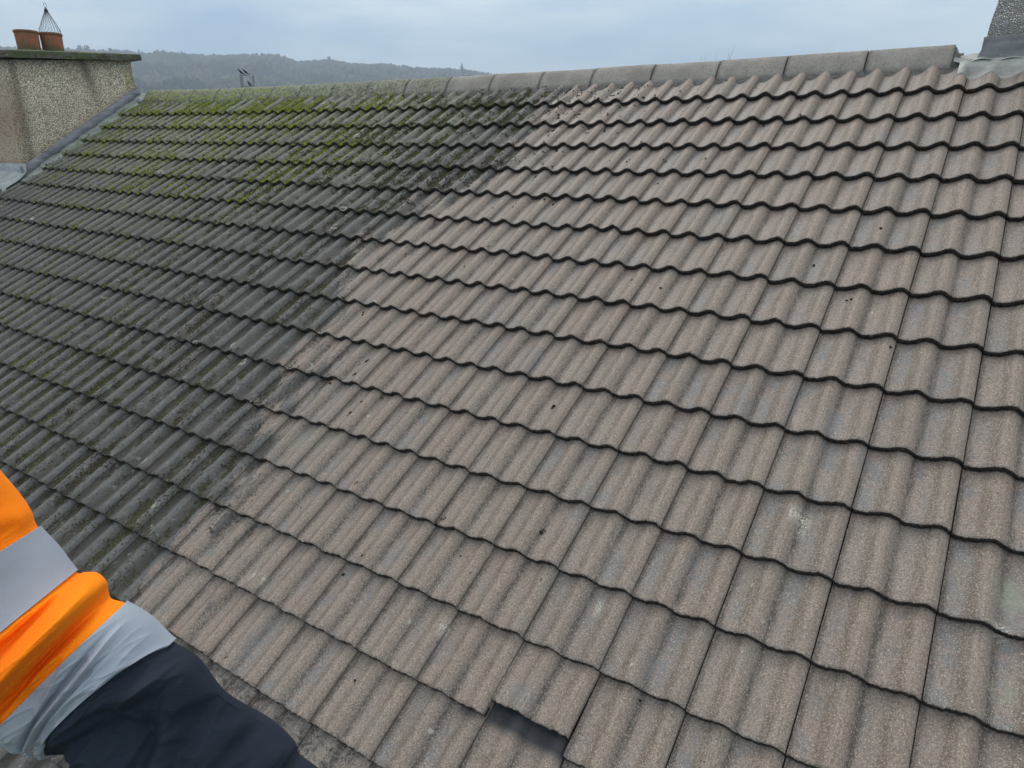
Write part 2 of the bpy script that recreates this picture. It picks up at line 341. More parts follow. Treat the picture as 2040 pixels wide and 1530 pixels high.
# ---------------------------------------------------------------- ridge tiles
def ridge_mat():
    m = Mat('ridge_tile_concrete', .85, .3); cA = m.attr('cA')
    mid = m.noise(60, 4, .65); fine = m.noise(260, 2, .7)
    c = m.mix(m.ramp(m.noise(6, 3), .3, .7), (.225,.218,.200), (.300,.290,.268))
    c = m.mix(m.mul(m.ramp(mid, .48, .68), .5), c, (.13,.125,.11))
    c = m.mix(m.mul(m.ramp(fine, .55, .7), .5), c, (.08,.075,.065))
    g = m.mix(m.ramp(m.noise(30, 4), .35, .65), (.135,.150,.105), (.26,.28,.215))
    g = m.mix(m.mul(m.ramp(m.noise(22, 4), .48, .58), cA[1]), g, (.20,.27,.04))
    c = m.mix(m.mul(m.ramp(m.add(cA[0], m.mul(m.add(mid, -.5), .5)), .3, .7), .9), c, g)
    c = m.mix(m.mul(m.mul(cA[0], m.ramp(m.noise(45, 4, .7), .50, .60)), .75), c, (.045,.048,.035))
    c = m.mix(m.mul(cA[2], .8), c, (.03,.03,.025))
    m.color(c); m.bump(m.add(mid, m.mul(fine, .4)), .005); return m.m
RM = ridge_mat(); mortar = simple('ridge_mortar', (.085,.085,.08), (.16,.158,.148), 40, .95, .008)
joints = [-.096,-.568,-1.053,-1.508,-1.993,-2.488,-2.951,-3.436,-3.905,-4.390,-4.865,-5.345,-5.82,-6.27,-6.74,-7.21,-7.68,-8.15,-8.62]
RY0 = .128                                         # world y of the ridge line
def rcurve(n=15):
    pts = []
    for k in range(n):
        t = -1+2*k/(n-1); s = abs(t)
        y = .134*t; z = .110 - .142*(s**1.7)
        pts.append((y, z))
    return pts
def rlift(x): return float(.0012*max(0, -x-1.2)**2*1.12) + (.0 if x > -7.4 else .012*(-7.4-x))
RC = rcurve(); ridge_objs = []
def rsec(x, grow, jit=0):
    return [(x, RY0+y*(1+grow), z*(1+grow*.6)+rlift(x)+jit) for y, z in RC]
for k, (xr, xl) in enumerate(zip(joints, joints[1:])):
    V = []; F = []; A = []; ny = len(RC); j1, j2 = rng.normal(0, .002), rng.normal(0, .002)
    xsx = [xr-.003, xr-.006] + list(np.linspace(xr-.03, xl+.03, 7)) + [xl+.006, xl+.0035]
    for n_, x in enumerate(xsx):
        gr = -.05 if n_ in (0, len(xsx)-1) else 0.
        for (xx, yy, zz), (py, pz) in zip(rsec(x, gr, j1+(j2-j1)*n_/len(xsx)), RC):
            wob = (fbm(np.array(xx*9), np.array(yy*9), 6)-.5)*.004
            V.append((xx, yy, zz+float(wob)))
            gmf = float(sst(-3.2, -4.6, np.array(xx+((fbm(np.array(xx*3), np.array(yy*8), 3)-.5)*1.5))))
            A.append((gmf, max(float(sst(-8.0, -8.5, np.array(xx)))*1.6, float(sst(-5.0, -6.5, np.array(xx))))*(.4+.6*float(sst(.0, -.1, np.array(py)))), .85 if n_ >= len(xsx)-2 else 0., 1))
    n = len(xsx)
    for a in range(n-1):
        for b in range(ny-1): F.append((a*ny+b, (a+1)*ny+b, (a+1)*ny+b+1, a*ny+b+1))
    # inner face so that the tile has thickness
    off = len(V)
    for (x, y, z), av in list(zip(V, A)): V.append((x, RY0+(y-RY0)*.9, z-.014)); A.append(av)
    F += [(off+f[3], off+f[2], off+f[1], off+f[0]) for f in list(F)]
    for a in range(n-1):
        F.append((a*ny, off+a*ny, off+(a+1)*ny, (a+1)*ny)); F.append((a*ny+ny-1, (a+1)*ny+ny-1, off+(a+1)*ny+ny-1, off+a*ny+ny-1))
    for b in range(ny-1):
        F.append((b, b+1, off+b+1, off+b)); q = (n-1)*ny; F.append((q+b, off+q+b, off+q+b+1, q+b+1))
    o = mesh_np('ridge_tile', V, F, RM, house, True, attrs={'cA': A})
    lab = 'grey concrete ridge tile' if xr > -3.5 else 'greenish lichen and moss covered ridge tile'
    o['label'] = lab
# mortar bed under the ridge, filling the pans of the first course
xm = np.arange(-8.75, -.04, .012); V = []; F = []
for x in xm:
    loc = np.mod(x, TW); zt = max(HUMP*.50, float(prof(np.array(loc)))*.93)-P0 - THK*.9
    bump_ = float((fbm(np.array(x*14), np.array(0.), 4)-.5)*.02)
    yf = -.014-.012*(HUMP-float(prof(np.array(loc))))/HUMP + bump_*.6
    zr = yf*math.tan(PIT) + zt/math.cos(PIT) + rlift(x) - .012
    V += [(x, yf-.010, zr-.02), (x, yf, zr+.006), (x, RY0-.118, -.020+rlift(x)), (x, RY0, .06+rlift(x)), (x, RY0+.12, -.05+rlift(x))]
n = len(xm)
F = [(a*5+b, (a+1)*5+b, (a+1)*5+b+1, a*5+b+1) for a in range(n-1) for b in range(4)]
mesh_np('mortar_bed', V, F, mortar, house, True)
bm = bmesh.new()   # mortar end plug at the open right end of the ridge
pl = [(RY0+y*.93, z*.93-.004) for y, z in RC] + [(RY0+.13, -.075), (RY0-.16, -.075)]
r1_ = [bm.verts.new((-.125, y, z)) for y, z in pl]; r2_ = [bm.verts.new((-.098+.075*min(1, max(0, (.10-z))*7)+random.uniform(-.003,.003), y+(-.012 if z < 0 else 0), z)) for y, z in pl]
bm.faces.new(r1_); bm.faces.new(r2_[::-1])
for k in range(len(pl)): bm.faces.new((r1_[k], r1_[(k+1) % len(pl)], r2_[(k+1) % len(pl)], r2_[k]))
obj_bm('mortar_plug', bm, mortar, house)

# ---------------------------------------------------------------- moss and crumbs on the roof (real little clumps)
def ico():
    t = (1+5**.5)/2
    v = np.array([(-1,t,0),(1,t,0),(-1,-t,0),(1,-t,0),(0,-1,t),(0,1,t),(0,-1,-t),(0,1,-t),(t,0,-1),(t,0,1),(-t,0,-1),(-t,0,1)], float)
    f = np.array([(0,11,5),(0,5,1),(0,1,7),(0,7,10),(0,10,11),(1,5,9),(5,11,4),(11,10,2),(10,7,6),(7,1,8),(3,9,4),(3,4,2),(3,2,6),(3,6,8),(3,8,9),(4,9,5),(2,4,11),(6,2,10),(8,6,7),(9,8,1)])
    return v/np.linalg.norm(v[0]), f
IV, IF = ico()
def surf_z(x, v):
    j = np.floor(v/G)+1; t = v-(j-1)*G; X = np.mod(x, TW)
    return prof(X)-P0+THK*(t/G-1)+warp(x, v)
def clumps(name, x, v, r, flat, col, mat_, zoff=0.):
    n = len(x); z = surf_z(x, v)+zoff
    P = IV[None]*(r[:, None, None]*np.array([1, 1, flat])[None, None])*(1+rng.uniform(-.35, .35, (n, 12, 1)))
    a = rng.uniform(0, 6.28, n); ca, sa = np.cos(a)[:, None], np.sin(a)[:, None]
    Q = np.stack([P[..., 0]*ca-P[..., 1]*sa, P[..., 0]*sa+P[..., 1]*ca, P[..., 2]], -1)
    Q += np.stack([x, -v, z], -1)[:, None]
    Fq = (IF[None]+(np.arange(n)*12)[:, None, None]).reshape(-1, 3)
    o = mesh_np(name, Q.reshape(-1, 3), Fq, mat_, None, True, attrs={'cA': np.repeat(col, 12, 0)})
    o.rotation_euler = roofx; return o
def attr_mat(name, rough=.95, bd=.004, nsc=300):
    m = Mat(name, rough, .1); n = m.nt.nodes.new('ShaderNodeAttribute'); n.attribute_name = 'cA'
    m.color(m.mix(m.ramp(m.noise(nsc, 3), .35, .7), n.outputs['Color'], m.mix(1., n.outputs['Color'], (.45,.45,.45), 'MULTIPLY'))); m.bump(m.noise(nsc, 3), bd); return m.m
mossm = attr_mat('moss')
def moss():
    n = 2300000
    x = rng.uniform(-9.0, -2.3, n); v = rng.uniform(.0, 19*G, n)
    ext = rng.random(n) < .35; x = np.where(ext, rng.uniform(-13.2, -2.3, n), x)
    i, j = x/TW, v/G
    ok = ~((x < -8.72) & (v < 6.1*G))
    f = np.mod((np.mod(x, TW)-.117)/.153, 1.); t = j-np.floor(j)
    d = dirtf(x, v)
    ib = np.interp(j, IB[:, 0], IB[:, 1]); dist = ib-i                       # tiles inside the unwashed part
    pan = sst(.12, .25, f)*sst(.80, .55, f)
    foot = sst(.14, .24, f)*sst(.48, .34, f)
    low = .35+.65*sst(.45, 1., t)
    big = fbm(x*1.1, v*1.3, 41); med = fbm(x*5, v*2.2, 42); sm = fbm(x*26, v*17, 43)
    tilevar = hsh(np.floor(i*2).astype(int), np.floor(j).astype(int), 77)
    # bright green: thickest on the top four courses, thinning down the slope
    topd = sst(7.5, .3, j)*sst(3.0, 7.5, dist)
    top1 = sst(1.3, .1, j)
    pg = (topd*(.30+.9*sst(.42, .62, big)) + .34*sst(4, 9, dist))*sst(.48, .60, med*.5+sm*.3+tilevar*.26)*(pan*.8+foot*.7+.15+.5*topd*top1)*low
    pg *= np.where((sst(.40, .62, big) > .2) | (j < 4), 1, .45)
    # dark olive brown: band next to the washed area
    band = sst(-.5, .6, dist)*sst(10.5, 3.5, dist)
    po = band*(.30+1.3*pan)*sst(.50, .60, sm*.55+med*.25+tilevar*.22)*.85*(.5+.5*low)
    po += .55*sst(1, 6, dist)*(foot*.8+pan*.3)*sst(.46, .56, sm)
    u = rng.random(n)
    g_ = ok & (u < pg*.64); o_ = ok & ~g_ & (u < (pg+po)*.62) & (d > .05)
    k = g_ | o_
    x, v, g1, j, t = x[k], v[k], g_[k], j[k], t[k]
    m = len(x)
    depth = 1-.45*sst(6, 18, j)
    r = np.where(g1, rng.uniform(.004, .0090, m), rng.uniform(.0028, .0068, m))*np.where(j < 6, 1.12, .80)
    yg = np.array([.270,.325,.048]); dg = np.array([.065,.095,.032]); ol = np.array([.080,.077,.048]); br = np.array([.055,.050,.036])
    c1 = rng.random(m); fade = sst(4, 13, j)
    cg = dg+(yg-dg)*((.25+.75*c1**.8)*(1-.45*fade))[:, None]
    tanv = sst(.5, .65, fbm(x*2, v*2, 90))
    co = br+(ol-br)*c1[:, None]; co = co + (np.array([.13,.15,.045])-co)*(rng.random(m)*.55*tanv)[:, None]
    col = np.where(g1[:, None], cg, co); col = np.concatenate([col, np.ones((m, 1))], 1)
    print('moss clumps', m)
    o = clumps('moss', x, v, r, .7, col, mossm, -.0005)
    tag(o, 'bright green and olive moss growing in the pans of the unwashed tiles', 'moss', kind='stuff')
moss()
def lipmoss():
    # mossy fringes hanging on the lips of the old courses and tiny black growth on the washed ones
    n = 60000; x = rng.uniform(-13, -2.4, n); j = rng.integers(1, 19, n); keep = ~((x < -8.72) & (j < 7))
    d = dirtf(x, j*G*1.); gr = sst(8, 1, j)*sst(-2.9, -4.6, x)*sst(.46, .6, fbm(x*3, j*3., 51))
    u = rng.random(n); k = keep & (d > .4) & (u < .12+.75*gr); x = x[k]; j = j[k]; gr = gr[k]; m = len(x)
    v = j*G + rng.uniform(-.006, .004, m)
    c1 = rng.random(m)[:, None]; col = np.array([.035,.032,.020])*(1-c1)+np.array([.09,.10,.04])*c1
    col = col+(np.array([.23,.28,.045])-col)*(gr[:, None]*rng.random((m, 1)))
    o = clumps('lip_moss', x, v-.006, rng.uniform(.004, .010, m), .8, np.concatenate([col, np.ones((m,1))], 1), mossm, -.004)
    tag(o, 'moss fringe clinging along the lower edges of the old tile courses', 'moss', kind='stuff')
lipmoss()
def crumbs():
    n = 600; a = rng.random(n)
    # most crumbs lie just right of the moss front at the top, some over the washed slope
    j = np.where(a < .62, rng.gamma(1.6, 1.0, n), rng.uniform(0, 17, n)); j = np.clip(j, .12, 18)
    ib = np.interp(j, IB[:, 0], IB[:, 1]); i = ib + .3 + np.where(a < .62, rng.gamma(1.2, .9, n), rng.gamma(1.3, 2.8, n))
    x = i*TW; v = j*G; k = (x < 1.8); x, v = x[k], v[k]; m = len(x)
    r = .0016+.0085*rng.random(m)**3.4
    cl = rng.integers(1, 4, m); x = np.repeat(x, cl); v = np.repeat(v, cl); r = np.repeat(r, cl)*rng.uniform(.35, 1., cl.sum()); m = len(x); x = x+rng.normal(0, 1, m)*r*1.3; v = v+rng.normal(0, 1, m)*r*1.3
    col = np.tile([.030,.026,.018,1.], (m, 1))*1.; col[:, :3] *= rng.uniform(.6, 1.8, (m, 1)); col[:, 3] = 1
    o = clumps('moss_crumbs', x, v, r, .8, col, mossm, .003)
    tag(o, 'dark crumbs of dry moss scattered over the washed tiles', 'moss crumbs', kind='stuff')
crumbs()
# ---------------------------------------------------------------- chimneys
def roughcast(name, ca, cb, gap, stain, sc1=62, warm=(.14,.07,.045)):
    m = Mat(name, .9, .25)
    jit = m.noise(30, 2); v = m.vor(sc1); e = m.vor(sc1, 'DISTANCE_TO_EDGE'); col = m.vor(sc1, outp='Color')
    q = m.nt.nodes.new('ShaderNodeSeparateColor'); m.L(col, q.inputs[0])
    c = m.mix(q.outputs[0], ca, cb); c = m.mix(m.mul(m.ramp(q.outputs[1], .82, .95), .5), c, warm)
    c = m.mix(m.ramp(e, .16, .05), c, gap)
    vs = m.noise(1, 4, .6, src=m.map((3.2, 3.2, .55)))
    c = m.mix(m.mul(m.ramp(vs, .52, .72), stain), c, (.045,.035,.026))
    return m, c, e, vs
SX0, SX1, SY0, SY1 = -9.75, -8.85, -1.365, .06
m, c, e, vs = roughcast('roughcast_cream', (.90,.84,.71), (.74,.66,.52), (.30,.26,.19), .25, 46)
pc = m.attr('cA'); c = m.mix(m.mul(pc[0], .72), c, (.23,.125,.082)); c = m.mix(m.mul(pc[1], m.ramp(m.noise(20, 4), .42, .6)), c, (.22,.21,.02))
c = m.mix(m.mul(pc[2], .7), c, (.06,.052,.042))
m.color(c); m.bump(m.ramp(e, 0, .35), .006); castm = m.m
chim = empty('chimney', (0, 0, 0)); tag(chim, 'cream pebble-dashed chimney with two clay pots at the mossy left end of the ridge', 'chimney')
def wall_grid(P00, P10, P01, P11, nx, ny, nrm, rough, f):
    u, v = np.meshgrid(np.linspace(0, 1, nx), np.linspace(0, 1, ny), indexing='ij')
    P = (np.array(P00)*((1-u)*(1-v))[..., None]+np.array(P10)*(u*(1-v))[..., None]+np.array(P01)*((1-u)*v)[..., None]+np.array(P11)*(u*v)[..., None])
    return P, u, v
# stack body as one closed loft of horizontal rings, slightly belled at the foot
def stack_body(name, x0, x1, y0, y1, zs, flare, m_, parent, attrf, amp, top=None):
    per = []; n1, n2 = 46, 60
    for k in range(n1): per.append((0, k/n1))
    V = []; A = []; ring = []
    def loop(zi, fl):
        a, b, c_, d = x0-fl, x1+fl, y0-fl, y1+fl; L_ = []
        for k in range(n2): L_.append((b, c_+(d-c_)*k/n2, 1, 0))
        for k in range(n1): L_.append((b-(b-a)*k/n1, d, 0, 1))
        for k in range(n2): L_.append((a, d-(d-c_)*k/n2, -1, 0))
        for k in range(n1): L_.append((a+(b-a)*k/n1, c_, 0, -1))
        return L_
    for z, fl in zip(zs, flare):
        for (x, y, nx_, ny_) in loop(z, fl):
            zz = z + (top(x, y)*max(0, (z-zs[0])/(zs[-1]-zs[0])) if top else 0)
            d = (mn.noise(Vector((x*38, y*38, zz*38)))*.5+mn.noise(Vector((x*9, y*9, zz*9))))*amp
            V.append((x+nx_*d, y+ny_*d, zz)); A.append(attrf(x, y, zz))
    n = 2*(n1+n2); F = [(r*n+k, r*n+(k+1) % n, (r+1)*n+(k+1) % n, (r+1)*n+k) for r in range(len(zs)-1) for k in range(n)]
    return mesh_np(name, V, F, m_, parent, True, attrs={'cA': A})
TOPZ = lambda y: .41 + (.54-.41)*(y+1.42)/1.48
zz = np.linspace(-2.0, .41, 90)
def af(x, y, z):
    front = 1. if y < -1.40 else 0.
    n = mn.noise(Vector((y*4, x*4, z*2)))*.5+.5
    brown = max(front*.8*(1 if n > .25 else .5), float(sst(-1.15, -1.45, np.array(y+.10*mn.noise(Vector((0, 3*y, z*3))))))*(.75))*float(sst(.35, .1, np.array(z)))
    yl = float(sst(-.12, .03, np.array(y)))*float(sst(.12,.2,np.array(z))*sst(.5,.3,np.array(z)))*.9
    drip = math.exp(-((y+.52-.22*(.45-z)+.03*mn.noise(Vector((0,0,z*9))))/.075)**2)*float(sst(-.25, .45, np.array(z)))
    drip2 = math.exp(-((y+1.28)/.05)**2)*.7
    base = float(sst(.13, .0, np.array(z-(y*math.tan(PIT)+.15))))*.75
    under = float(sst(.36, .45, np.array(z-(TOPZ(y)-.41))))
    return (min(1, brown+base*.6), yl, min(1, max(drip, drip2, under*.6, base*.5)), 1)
fl = .012*np.clip((-.0-zz)/.5, 0, 1)
stack_body('stack', SX0, SX1, SY0, SY1, zz, .018*sst(.35, -.1, zz), castm, chim, af, .004, top=lambda x, y: TOPZ(y)-.41)
cop = simple('mossy_coping_concrete', (.055,.062,.042), (.135,.14,.115), 9, .95, .012, 40)
cm_ = Mat('coping_concrete', .95, .2); mm = cm_.noise(14, 5, .65)
cc = cm_.mix(cm_.ramp(mm, .35, .65), (.055,.055,.048), (.17,.165,.145)); cc = cm_.mix(cm_.ramp(cm_.noise(9, 4), .42, .58), cc, (.085,.105,.055)); cc = cm_.mix(cm_.mul(cm_.ramp(cm_.noise(16, 3), .62, .70), .7), cc, (.20,.26,.07))
cm_.color(cc); cm_.bump(cm_.noise(60, 5), .012)
def slab(name, x0, x1, y0, y1, zf, th, m_, parent, n=(14, 40, 4), amp=.008):
    bm = bmesh.new(); bmesh.ops.create_cube(bm, size=1)
    bmesh.ops.subdivide_edges(bm, edges=bm.edges[:], cuts=14, use_grid_fill=True)
    for v_ in bm.verts:
        x = x0+(v_.co.x+.5)*(x1-x0); y = y0+(v_.co.y+.5)*(y1-y0); e_ = min(.5-abs(v_.co.x), .5-abs(v_.co.y))
        z = zf(y)+(v_.co.z+.5)*th + (.035*min(1, e_*4) if v_.co.z > .4 else 0)
        p = Vector((x, y, z)); d = mn.noise_vector(p*7)*amp+mn.noise_vector(p*25)*amp*.5; v_.co = p+d
    o = obj_bm(name, bm, m_, parent, True); return o
slab('coping_slab', SX0-.09, SX1+.09, SY0-.10, SY1+.085, lambda y: TOPZ(y)-.004+.018*(-y-.1 if y < -.1 else 0), .068, cm_.m, chim)
# lead flashings: upstand on the stack face and apron dressed over the tiles
def leadm(name, a, b, g=0.):
    m = Mat(name, .62, .4); m.b.inputs['Metallic'].default_value = .15
    c = m.mix(m.ramp(m.noise(5, 4, src=m.map((1,1,3))), .3, .7), a, b); c = m.mix(m.mul(m.ramp(m.noise(16, 4), .42, .62), g), c, (.15,.21,.12))
    c = m.mix(m.mul(m.ramp(m.noise(60, 3), .62, .72), .4), c, (.45,.47,.48))
    m.color(c); m.bump(m.noise(25, 3), .006); return m.m
lead1 = leadm('lead_upstand', (.115,.125,.150), (.25,.265,.30)); lead2 = leadm('lead_apron', (.22,.255,.26), (.36,.39,.39), .55)
ZR = lambda y: y*math.tan(PIT)        # roof plane height at world y
ys = np.linspace(-1.42, .10, 60); V = []; F = []
for k, y in enumerate(ys):
    l = ZR(y)+.085+.02*rlift(-8.8)
    n_ = mn.noise(Vector((y*4, 3, 0)))*.012
    V += [(SX1-.015, y, l+.108+n_*.6), (SX1+.022+n_*.2, y, l+.106+n_*.6), (SX1+.030+n_, y, l+.05), (SX1+.036+n_*.8, y, l+.012), (SX1+.02, y, l-.01)]
F = [(a*5+b, a*5+b+1, (a+1)*5+b+1, (a+1)*5+b) for a in range(len(ys)-1) for b in range(4)]
mesh_np('lead_upstand', V, F, lead1, chim)
ys = np.linspace(-1.60, .13, 120); V = []; F = []
for k, y in enumerate(ys):
    v_ = -y/math.cos(PIT); t = np.mod(v_/G, 1)
    base = ZR(y)+.086+THK*(t-.6)*.7
    wd = .165+.012*mn.noise(Vector((y*3, 0, 1)))+.022*(t-.5)
    for q in np.linspace(0, 1, 7):
        z = base+.012*(1-q)-.028*q**2+mn.noise(Vector((y*7, q*3, 5)))*.006
        V.append((SX1-.0+.02+wd*q, y, z))
    V.append((SX1+.02+wd+.002, y, base-.034))
F = [(a*8+b, (a+1)*8+b, (a+1)*8+b+1, a*8+b+1) for a in range(len(ys)-1) for b in range(7)]
mesh_np('lead_soaker', V, [f[::-1] for f in F], lead2, chim)
V = []; xs_ = np.linspace(-9.95, SX1+.10, 50)   # front apron, flat board of lead below the stack's front face
for x in xs_:
    w1 = mn.noise(Vector((x*6, 1, 2)))*.006
    y0_ = SY0-.012
    V += [(x, y0_+.0, ZR(y0_)+.215+w1), (x, y0_-.012, ZR(y0_)+.212+w1), (x, y0_-.018, ZR(y0_)+.13), (x, y0_-.028, ZR(y0_)+.115), (x, y0_-.10, ZR(y0_-.10)+.116+w1), (x, y0_-.25+w1, ZR(y0_-.25)+.122+w1), (x, y0_-.27+w1, ZR(y0_-.27)+.075)]
F = [(a*7+b, a*7+b+1, (a+1)*7+b+1, (a+1)*7+b) for a in range(len(xs_)-1) for b in range(6)]
mesh_np('lead_apron', V, F, leadm('lead_front', (.20,.235,.255), (.33,.365,.38), .25), chim)
# clay pots
pm = Mat('terracotta', .85, .25); c = pm.mix(pm.ramp(pm.noise(7, 4), .35, .65), (.33,.125,.070), (.22,.115,.070))
tz = pm.attr('cA'); c = pm.mix(pm.mul(tz[0], pm.ramp(pm.noise(14, 4), .3, .6)), c, (.085,.10,.04)); c = pm.mix(pm.mul(tz[1], .7), c, (.09,.06,.05))
c = pm.mix(pm.mul(pm.ramp(pm.noise(11, 3, src=pm.map((1,1,.5))), .55, .68), .5), c, (.13,.085,.05))
pm.color(c); pm.bump(pm.noise(50, 3), .003)
def pot(loc, tiltx, h, r0, r1):
    prf = [(r0, 0), (r0*1.0, .01), (r0+(r1-r0)*.5, h*.5), (r1, h*.82), (r1, h*.86), (r1+.007, h*.88), (r1+.008, h*.97), (r1, h), (r1-.016, h), (r1-.022, h*.9), (r0-.03, h*.2), (.001, h*.18)]
    prf = [(a, b) for (a0, b0), (a1, b1) in zip(prf, prf[1:]) for a, b in [(a0+(a1-a0)*t, b0+(b1-b0)*t) for t in (0, .33, .66)]]
    V = []; A = []; n = 40
    for r, z in prf:
        for k in range(n):
            th = 2*math.pi*k/n; d = 1+.012*mn.noise(Vector((math.cos(th)*2, math.sin(th)*2, z*8+loc[1])))
            V.append((r*d*math.cos(th), r*d*math.sin(th), z)); A.append((float(sst(.10, .0, np.array(z))), float(sst(h*.80, h*1.0, np.array(z))), 0, 1))
    F = [(a*n+k, a*n+(k+1) % n, (a+1)*n+(k+1) % n, (a+1)*n+k) for a in range(len(prf)-1) for k in range(n)]
    o = mesh_np('chimney_pot', V, F, pm.m, chim, attrs={'cA': A}); o.location = loc; o.rotation_euler = (tiltx, 0, 0); return o
pA = pot((-9.18, -.915, .565), 0, .210, .113, .118); pA['label'] = 'open clay pot, left of the two'
pB = pot((-9.18, -.655, .585), 0, .196, .109, .112); pB['label'] = 'clay pot carrying the wire bird guard'
bm = bmesh.new(); apex = Vector((0.0, .0, .455)); r_ = .107
for k in range(18):
    th = 2*math.pi*k/18; e = Vector((math.cos(th), math.sin(th), 0)); tn = Vector((-math.sin(th), math.cos(th), 0))
    pts = [apex+e*.009, apex+e*.02+Vector((0,0,-.03))]
    for q in range(1, 9):
        u = q/9; pts.append(apex.lerp(Vector((0,0,.225))+e*r_*1.0, u)+e*.003*math.sin(math.pi*u))
    pts += [e*r_*.98+tn*.012+Vector((0,0,.242)), e*r_*1.02-tn*.016+Vector((0,0,.230)), e*r_*.98+tn*.014+Vector((0,0,.213)), e*r_*1.0-tn*.004+Vector((0,0,.198)), e*r_*.93+Vector((0,0,.17))]
    tube(bm, [p+Vector((-9.18,-.655,.585)) for p in pts], .0021, 5)
lp = [apex+Vector((0, .012*math.sin(t)*1.3, .022-.024*math.cos(t)+.012))+Vector((-9.18,-.655,.585)) for t in np.linspace(0, 2*math.pi, 15)]
tube(bm, lp, .0022, 5, False)
tube(bm, [apex+Vector((-9.18,-.655,.585))+Vector((0,0,z_)) for z_ in (-.03,-.01,.006)], [.017,.014,.012], 8)
wire = simple('galvanised_wire', (.07,.08,.09), (.14,.15,.16), 50, .5, .001)
wg = obj_bm('bird_guard', bm, wire, pB, True); wg.matrix_parent_inverse = Matrix.Translation((-9.18,-.655,.585)).inverted()
# right chimney
m, c, e, vs = roughcast('roughcast_grey', (.78,.78,.78), (.52,.525,.53), (.20,.20,.205), .15, 88, (.20,.21,.19))
pc = m.attr('cA'); c = m.mix(m.mul(pc[0], .6), c, (.30,.305,.29)); m.color(c); m.bump(m.ramp(e, 0, .35), .008)
ch2 = empty('chimney', (0, 0, 0)); tag(ch2, 'grey pebble-dashed chimney with crinkled lead at its foot, at the right end of the ridge', 'chimney')
zz = np.linspace(-.6, 1.35, 90); flr = .0+.018*np.exp(-((zz-.02)/.06)**2)*0+.020*sst(.34, .14, zz)
stack_body('stack', .072, .80, .04, .60, zz, flr, m.m, ch2, lambda x, y, z: (float(sst(.22, .12, np.array(z)))*.9, 0, 0, 1), .003)
slab('coping_slab', .0, .87, -.03, .67, lambda y: 1.33, .07, cm_.m, ch2)
bm = bmesh.new(); n = 16
prf = [(.12,0),(.125,.2),(.13,.3),(.11,.3),(.1,.1)]
rr = [[bm.verts.new((.44+r*math.cos(2*math.pi*k/n), .32+r*math.sin(2*math.pi*k/n), 1.40+z)) for k in range(n)] for r, z in prf]
for a, b in zip(rr, rr[1:]):
    for k in range(n): bm.faces.new((a[k], a[(k+1) % n], b[(k+1) % n], b[k]))
po = obj_bm('chimney_pot', bm, simple('terracotta_plain', (.33,.14,.08), (.24,.12,.08), 8), ch2, True)
lead3 = leadm('lead_grey', (.11,.12,.135), (.19,.205,.22), .0); lead4 = leadm('lead_dressed', (.19,.205,.205), (.42,.435,.42), .12)
bm = bmesh.new(); V = []
prof_ = [(.052,.125),(.072,.128),(.078,.124),(.080,.06),(.092,.02),(.105,-.01)]
for (off, z) in prof_:
    o_ = off-.04; xa, xb, ya, yb = .072-o_+.005, .80+o_, .04-o_+.005, .60+o_
    V.append([(xa, yb, z), (xa, ya, z)] + [(xa+(xb-xa)*k/20, ya+mn.noise(Vector((k*.9, z*20, 0)))*.002, z+(mn.noise(Vector((k*.5, 9, 0)))*.004 if z > .1 else 0)) for k in range(1, 20)] + [(xb, ya, z), (xb, yb, z)])
n = len(V[0]); flat = [p for r in V for p in r]
F = [(a*n+k, (a+1)*n+k, (a+1)*n+k+1, a*n+k+1) for a in range(len(V)-1) for k in range(n-1)]
mesh_np('lead_upstand', flat, F, lead3, ch2)
xs_ = np.linspace(-.055, 1.15, 150); V = []; qs = np.linspace(0, 1, 12)
for x in xs_:
    loc = np.mod(x, TW)
    for q in qs:
        y = (-.015+.005*mn.noise(Vector((x*5,0,0)))) - (.108+.012*mn.noise(Vector((x*9, 2, 0))))*q if True else 0
        v_ = -y/math.cos(PIT)
        zs_ = float(prof(np.array(loc)))-P0-THK*.95+THK*(v_/G)
        wavew = float(sst(0, .55, np.array(q)))
        z = ZR(y)+(zs_*wavew + .0*(1-wavew))/math.cos(PIT)+.006+.014*(1-q)+mn.noise(Vector((x*16, q*3, 1)))*.008*(1-.5*q)
        if x < -.03: z -= .0
        V.append((x, y, z))
    V.append((x, y-.002, z-.008))
nq = len(qs)+1; F = [(a*nq+b, a*nq+b+1, (a+1)*nq+b+1, (a+1)*nq+b) for a in range(len(xs_)-1) for b in range(nq-1)]
mesh_np('lead_apron', V, F, lead4, ch2)
V = []   # saddle of lead between ridge end and stack
for x in np.linspace(-.09, 1.2, 60):
    for q in np.linspace(0, 1, 9):
        y = -.03+.30*q; z = (.052-abs(y-.09)*.42)+mn.noise(Vector((x*8, y*11, 3)))*.012+(.012*math.sin(x*40) if q < .3 else 0)*(.5)
        V.append((x, y, z))
F = [(a*9+b, a*9+b+1, (a+1)*9+b+1, (a+1)*9+b) for a in range(59) for b in range(8)]
mesh_np('lead_saddle', V, [f[::-1] for f in F], lead4, ch2)

